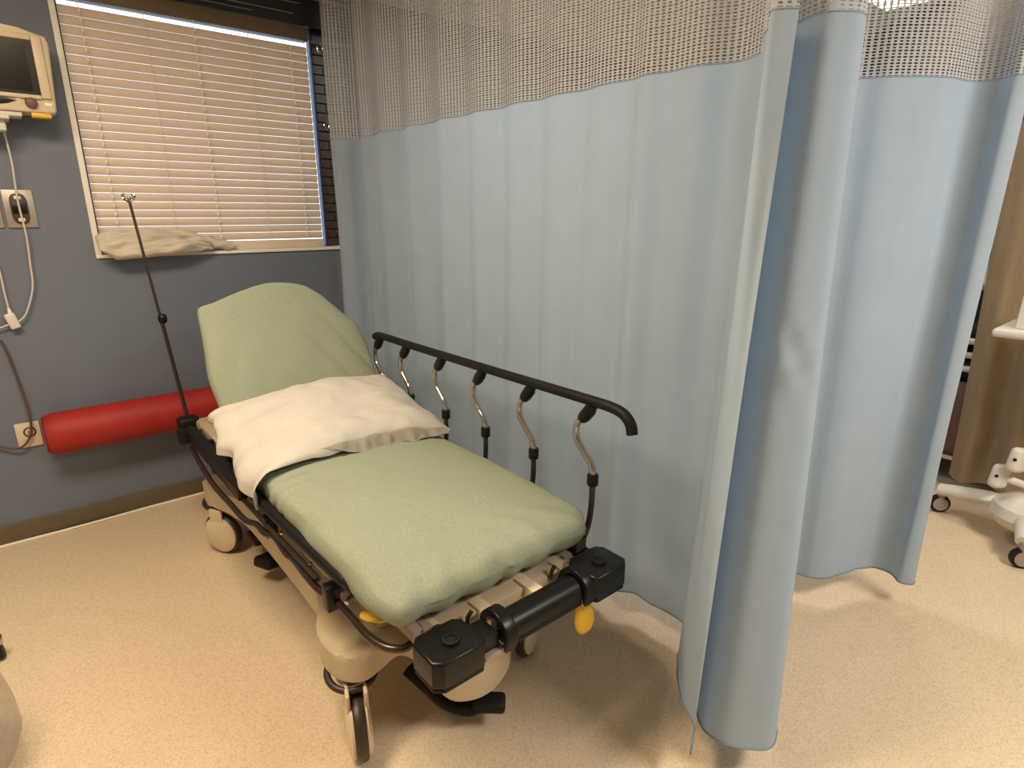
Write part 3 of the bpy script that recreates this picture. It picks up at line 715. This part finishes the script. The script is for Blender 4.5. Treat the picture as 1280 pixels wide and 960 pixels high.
for j in range(13):
    r_ = []
    for i in range(21):
        u = i / 20; a = 2 * math.pi * j / 12
        rr = (.034 - .012 * u) * (1 + .45 * noise.noise(Vector((u * 4, math.cos(a) * 1.6, math.sin(a) * 1.6 + 3))) + .22 * math.sin(a * 3 + u * 9))
        r_.append(b.verts.new((.795 + .160 * u, WY - .006 + .9 * rr * math.cos(a), 1.404 - .006 * u + rr * math.sin(a) - .012 * u)))
    rows.append(r_)
for j in range(12):
    for i in range(20): b.faces.new((rows[j][i], rows[j][i + 1], rows[j + 1][i + 1], rows[j + 1][i]))
cf = obj('case_end', b, 'sill_cotton', origin=ORG[ps.name], ang=180); cf.parent = ps; cf.location = (0, 0, 0)

# ------------------------------------------------------------------ wall things
# red padded bumper roll
bo = thing('wall_bolster', 'red vinyl padded bumper roll fixed low on the wall', 'bolster', (.45, WY - .09, .44))
b = B(); pr_ = [(.088, 0), (.100, .030), (.1015, .045), (.1015, 1.02), (.100, 1.035), (.088, 1.06)]
lathe(b, pr_, 36, T(-.018, WY - .104, .541) @ Ry(R(90))); obj('pad', b, 'red_vinyl', bo)
for x in (-.020, 1.044):
    b = B(); lathe(b, [(.084, -.004), (.086, 0), (.084, .004)], 30, T(x, WY - .104, .541) @ Ry(R(90))); obj('end_disc', b, 'red_end', bo)
b = B()
for x in (.12, .85): box(b, x - .03, x + .03, WY - .025, WY - .001, .50, .58, .003)
obj('wall_bracket', b, 'steel_plate', bo)
# patient monitor
mn = thing('patient_monitor', 'cream patient monitor with dark screen mounted high on the wall', 'monitor', (.08, WY - .02, 1.95))
MX0, MX1, MZ0, MZ1, MY = -.100, .268, 1.962, 2.268, 3.36
b = B()
outl = [(MX0, MZ0), (MX1 - .014, MZ0), (MX1 - .002, MZ0 + .012), (MX1 + .014, MZ1 - .03), (MX1 + .004, MZ1 - .006), (MX1 - .08, MZ1 + .012), (.08, MZ1 + .022), (MX0 + .04, MZ1 + .014), (MX0 - .02, MZ1 - .01)]
prism(b, outl, 0, .13, .010, T(0, MY + .13, 0) @ Rx(R(90))); obj('housing', b, 'cream_plastic', mn)
SX0, SX1, SZ0, SZ1 = -.062, .222, 2.030, 2.236
b = B()                                                     # raised bezel ring with a recessed screen
for a_ in ((MX0 + .012, SX0, SZ0 - .012, SZ1 + .02), (SX1, MX1 - .012, SZ0 - .012, SZ1 + .02), (SX0, SX1, SZ1, SZ1 + .022), (SX0, SX1, SZ0 - .016, SZ0)):
    box(b, a_[0], a_[1], MY - .014, MY + .004, a_[2], a_[3], .004)
obj('bezel', b, 'cream_plastic', mn)
b = B(); box(b, SX0, SX1, MY - .008, MY + .003, SZ0, SZ1); obj('screen_surround', b, 'black_plastic', mn)
b = B(); box(b, SX0 + .02, SX1 - .024, MY - .0095, MY - .004, SZ0 + .014, SZ1 - .014); obj('screen', b, 'screen', mn)
b = B(); prism(b, [(-.07, 1.985), (.06, 1.982), (.105, 1.990), (.135, 2.003), (.10, 2.010), (-.07, 2.010)], 0, .006, .001, T(0, MY + .002, 0) @ Rx(R(90))); obj('key_strip', b, 'black_plastic', mn)
b = B(); lathe(b, [(.021, 0), (.022, .006), (.019, .020), (.012, .024), (0, .024)], 22, T(.183, MY + .001, 1.998) @ Rx(R(90))); obj('control_knob', b, 'mauve_vinyl', mn)
b = B(); box(b, .228, .252, MY - .003, MY + .002, 1.991, 2.003, .001); obj('maker_plate', b, 'trim_white', mn)
b = B(); box(b, .138, .150, MY - .003, MY + .002, 2.008, 2.015, .001); obj('maker_plate', b, 'trim_white', mn)
b = B(); box(b, .176, .244, MY - .001, MY + .05, 1.944, 1.962, .003); obj('yellow_label', b, 'yellow_plastic', mn)
b = B(); box(b, -.06, .145, MY + .01, MY + .12, 1.944, 1.960, .003); box(b, -.06, .10, MY - .015, MY + .14, 1.928, 1.944, .004); box(b, .02, .085, MY + .02, MY + .10, 1.885, 1.93, .006); box(b, -.03, .05, MY + .10, WY - .001, 1.87, 1.93, .006)
obj('mount_arm', b, 'pale_plastic', mn)
# switch plates
def plate(name, label, x0, x1, z0, z1, m, cat='socket'):
    t = thing(name, label, cat, ((x0 + x1) / 2, WY, z0))
    b = B(); box(b, x0, x1, WY - .010, WY - .0005, z0, z1, .003); obj('face_plate', b, m, t); return t
t = plate('wall_socket', 'steel wall plate with dark oval call socket under the monitor', .018, .128, 1.492, 1.656, 'steel_plate')
b = B(); n = 24
prism(b, [(.032 * math.copysign(abs(math.cos(2 * math.pi * k / n)) ** .7, math.cos(2 * math.pi * k / n)), .066 * math.copysign(abs(math.sin(2 * math.pi * k / n)) ** .55, math.sin(2 * math.pi * k / n))) for k in range(n)], 0, .008, .002, T(.072, WY - .009, 1.574) @ Rx(R(90))); obj('oval_insert', b, 'dark_insert', t)
for z_ in (1.520, 1.615):
    b = B(); box(b, .060, .084, WY - .020, WY - .016, z_, z_ + .014, .001); obj('label_tab', b, 'trim_white', t)
b = B(); box(b, .046, .098, WY - .019, WY - .016, 1.552, 1.598, .002); obj('rocker', b, 'black_plastic', t)
t = plate('wall_socket', 'steel wall plate cut by the left edge of the picture', -.098, .006, 1.492, 1.656, 'steel_plate')
b = B(); box(b, -.075, -.015, WY - .016, WY - .009, 1.515, 1.635, .004); obj('oval_insert', b, 'dark_insert', t)
t = plate('wall_socket', 'square cream wall outlet low on the wall beside the red roll', -.128, -.034, .470, .592, 'cream_plastic')
b = B(); tube(b, [(-.075 + .022 * math.cos(a), WY - .011, .545 + .022 * math.sin(a)) for a in [i * math.pi / 10 for i in range(21)]], .0035, 6, cap=False); obj('jack_ring', b, 'dark_insert', t)
b = B(); lathe(b, [(.010, 0), (.010, .006), (0, .006)], 14, T(-.075, WY - .009, .545) @ Rx(R(90))); obj('jack', b, 'steel_plate', t)
# cords
cd = thing('call_cord', 'thin white cord looping down the wall from the monitor to a small plug', 'cord', (-.03, WY - .03, 1.05))
b = B(); tube(b, spline([(.075, 3.47, 1.905), (.079, 3.485, 1.77), (.071, 3.50, 1.611), (.074, 3.505, 1.46), (.066, 3.51, 1.333), (.056, 3.51, 1.226), (.016, 3.51, 1.119), (-.014, 3.51, 1.082), (-.035, 3.51, 1.075)], 6), .0042, 8); obj('cable', b, 'cable_white', cd)
b = B(); tube(b, spline([(-.11, 3.51, 1.46), (-.07, 3.51, 1.38), (-.048, 3.51, 1.321), (-.047, 3.51, 1.20), (-.045, 3.51, 1.117)], 6), .0042, 8); obj('cable', b, 'cable_white', cd)
b = B(); tube(b, spline([(-.16, 3.51, 1.06), (-.10, 3.51, 1.055), (-.055, 3.51, 1.068)], 6), .0036, 8); obj('cable', b, 'cable_white', cd)
b = B(); box(b, -.020, .020, -.016, .016, -.036, .036, .008, 3, M=T(-.042, 3.51, 1.082) @ Ry(R(-14))); obj('plug', b, 'pale_plastic', cd)
b = B(); tube(b, [(-.044, 3.51, 1.105), (-.046, 3.51, 1.142)], lambda t: .010 - .005 * t, 8); obj('strain_relief', b, 'trim_white', cd)
b = B(); tube(b, spline([(-.10, 3.525, 1.00), (-.085, 3.52, .93), (-.072, 3.52, .80), (-.062, 3.51, .67), (-.066, 3.505, .572), (-.085, 3.505, .515), (-.125, 3.505, .482), (-.19, 3.51, .505), (-.26, 3.52, .56)], 6), .0055, 8)
tag(obj('cable', b, 'cable_brown', origin=(-.1, 3.51, .48)), 'thin dark brown cable curving past the cream wall outlet', 'cord')

# ------------------------------------------------------------------ hamper with clear bag, cut by the left edge
hx, hy = -.475, 2.00
hp = thing('linen_hamper', 'wheeled hamper with clear plastic bag at the left edge of the floor', 'hamper', (hx, hy, 0))
b = B()
prof = [(.10, .006), (.20, .012), (.245, .05), (.262, .12), (.255, .20), (.235, .30), (.205, .40), (.185, .46)]
lathe(b, prof, 40, T(hx, hy, 0))
for v in b.verts:
    d = Vector((v.co.x - hx, v.co.y - hy, 0)); v.co += d.normalized() * .022 * noise.noise(v.co * 7) if d.length > .01 else Vector()
obj('bag', b, 'clear_bag', hp, ang=180)
b = B(); tube(b, [(hx + .19 * math.cos(a), hy + .19 * math.sin(a), .47) for a in [i * math.pi / 12 for i in range(25)]], .010, 8, cap=False); obj('rim', b, 'chrome', hp)
for k, (px, py) in enumerate(((-.283, 2.56), (-.66, 2.56), (-.66, 1.42), (-.36, 1.40))):
    a = math.atan2(py - hy, px - hx); q = Vector((hx + .13 * math.cos(a), hy + .13 * math.sin(a), .06)); p = Vector((px, py, .072))
    b = B(); tube(b, [Vector((q.x, q.y, .47)), q, p], .008, 8); obj('leg', b, 'chrome', hp)
    b = B(); lathe(b, [(.028, -.012), (.034, -.008), (.034, .008), (.028, .012)], 20, T(px, py, .034) @ Ry(R(80))); cw = obj('caster', b, 'black_rubber', hp)
    b = B(); box(b, px - .018, px + .018, py - .02, py + .02, .062, .088, .005); obj('caster_fork', b, 'chrome', cw)

# ------------------------------------------------------------------ far bay: white cart, bed
CX, CY = 3.56, .36
ct = thing('medical_cart', 'white rolling equipment cart with tray at the right edge', 'cart', (CX, CY, 0))
for k, (ex, ey) in enumerate(((3.625, .735), (3.29, .325), (3.34, .04), (3.68, .02), (3.76, .36))):
    d = Vector((ex - CX, ey - CY, 0)); L_ = d.length; ax = math.atan2(d.y, d.x)
    b = B(); tube(b, spline([(CX, CY, .185), (CX + d.x * .4, CY + d.y * .4, .175), (CX + d.x * .8, CY + d.y * .8, .148), (CX + d.x * 1.02, CY + d.y * 1.02, .128)], 4), lambda t: .062 - .022 * t, 14, r2=.032); lg = obj('base_leg', b, 'pale_plastic', ct)
    b = B(); lathe(b, [(.038, -.016), (.048, -.012), (.050, 0), (.048, .012), (.038, .016)], 24, T(ex, ey, .050) @ Rz(R(35)) @ Ry(R(90))); obj('caster', b, 'black_rubber', lg)
    b = B()
    for s in (-1, 1): lathe(b, [(.036, s * .014), (.036, s * .019), (.0, s * .021)], 20, T(ex, ey, .050) @ Rz(R(35)) @ Ry(R(90)))
    tube(b, [(ex, ey, .085), (ex, ey, .128)], .020, 12); obj('caster_cover', b, 'taupe_plastic', lg)
b = B(); lathe(b, [(.06, .075), (.13, .10), (.16, .15), (.15, .20), (.09, .245), (.055, .26)], 30, T(CX, CY, 0)); obj('base_hub', b, 'pale_plastic', ct)
b = B(); lathe(b, [(.045, .25), (.042, .30), (.036, 1.02), (.05, 1.035)], 20, T(CX, CY, 0)); obj('column', b, 'pale_plastic', ct)
for (x, y, z_) in ((3.50, .500, .33), (3.47, .445, .44)):
    b = B(); box(b, -.045, .045, -.028, .028, -.060, .060, .024, 4, M=T(x, y, z_) @ Rz(R(-20)) @ Ry(R(12))); hk = obj('cable_hook', b, 'pale_plastic', ct)
    b = B(); lathe(b, [(.008, 0), (.006, .003), (0, .003)], 12, T(x - .046, y + .005, z_ + .012) @ Ry(R(-90))); obj('screw', b, 'black_plastic', hk)
    b = B(); tube(b, [(x, y, z_), (CX, CY, z_ - .04)], .018, 10); obj('hook_arm', b, 'pale_plastic', hk)
b = B(); box(b, 3.36, 3.76, .02, .632, 1.015, 1.055, .016, 3); obj('tray', b, 'pale_plastic', ct)
b = B(); prism(b, [(-.05, 0), (.28, 0), (.25, .10), (.06, .155), (-.02, .15)], -.40, .0, .010, T(3.45, .58, 1.057) @ Rx(R(90)) @ T(0, 0, .40) if False else T(3.47, .165, 1.057) @ Matrix(((1, 0, 0, 0), (0, 0, -1, 0), (0, 1, 0, 0), (0, 0, 0, 1))))
md = tag(obj('desktop_monitor', b, 'pale_plastic'), 'pale medical device standing on the white cart tray', 'device')
# far bed seen in slivers between the curtains
fb = thing('hospital_bed', 'dark hospital bed with mauve side panel behind the tan curtain', 'bed', (4.55, 1.0, 0))
b = B(); box(b, 4.15, 4.95, .20, 2.20, .56, .72, .05, 4); obj('mattress', b, 'dark_cloth', fb)
b = B(); box(b, 4.16, 4.94, .35, 1.15, -.05, .05, .04, 4, M=T(0, 0, .98) @ T(4.55, .75, 0) @ Rx(R(-38)) @ T(-4.55, -.75, 0)); obj('backrest', b, 'dark_cloth', fb)
b = B(); box(b, 4.08, 4.12, .50, 1.60, .18, .62, .01); obj('side_panel', b, 'mauve_vinyl', fb)
b = B(); box(b, 4.05, 4.13, .50, 1.60, .155, .185, .004); obj('chrome_rail', b, 'chrome', fb)
for z_ in (.70, .78, .86):
    b = B(); tube(b, [(4.09, .45, z_), (4.09, 1.5, z_)], .018, 10); obj('side_rail', b, 'pale_plastic', fb)
for y in (.55, 1.45):
    b = B(); tube(b, [(4.10, y, .55), (4.09, y, .87)], .014, 8); obj('rail_post', b, 'taupe_plastic', fb)
for x in (4.22, 4.88):
    for y in (.35, 2.05):
        b = B(); tube(b, [(x, y, .07), (x, y, .57)], .03, 10); obj('leg', b, 'black_plastic', fb)
        b = B(); lathe(b, [(.05, -.018), (.06, -.01), (.06, .01), (.05, .018)], 20, T(x, y, .06) @ Ry(R(90))); obj('caster', b, 'black_rubber', fb)
pillow('pillow', 'white pillow on the far bed glimpsed past the blue curtain edge', 'white_cotton', lambda u, v, h: Vector((4.50 + u * .33, .92 + v * .20, 1.20 + v * .09 + h)), th=.14, seed=9, nu=30, nv=24, group='white pillows')

# ------------------------------------------------------------------ ceiling lamps
def lamp(label, cx, cy, sx, sy, m):
    t = thing('ceiling_light', label, 'light', (cx, cy, ZC - .03), 'ceiling light panels')
    b = B()
    for a_ in ((cx - sx / 2 - .03, cx - sx / 2, cy - sy / 2 - .03, cy + sy / 2 + .03), (cx + sx / 2, cx + sx / 2 + .03, cy - sy / 2 - .03, cy + sy / 2 + .03), (cx - sx / 2, cx + sx / 2, cy - sy / 2 - .03, cy - sy / 2), (cx - sx / 2, cx + sx / 2, cy + sy / 2, cy + sy / 2 + .03)):
        box(b, a_[0], a_[1], a_[2], a_[3], ZC - .025, ZC)
    obj('frame', b, 'trim_white', t, smooth=False)
    b = B(); v = [b.verts.new((cx + a * sx / 2, cy + c * sy / 2, ZC - .012)) for a, c in ((-1, -1), (-1, 1), (1, 1), (1, -1))]; b.faces.new(v)
    o = obj('diffuser', b, m, t, smooth=False)
lamp('ceiling light panel above the stretcher bay', -.30, 1.60, 1.2, .6, 'lamp_bay')
lamp('ceiling light panel above the aisle', 2.0, -1.1, 1.2, .6, 'lamp_aisle')
lamp('ceiling light panel in the far bay', 4.0, 1.35, .6, .6, 'lamp_far')
lamp('ceiling light panel above the bay behind the long blue curtain', 2.32, 2.0, .5, 1.1, 'lamp_next')
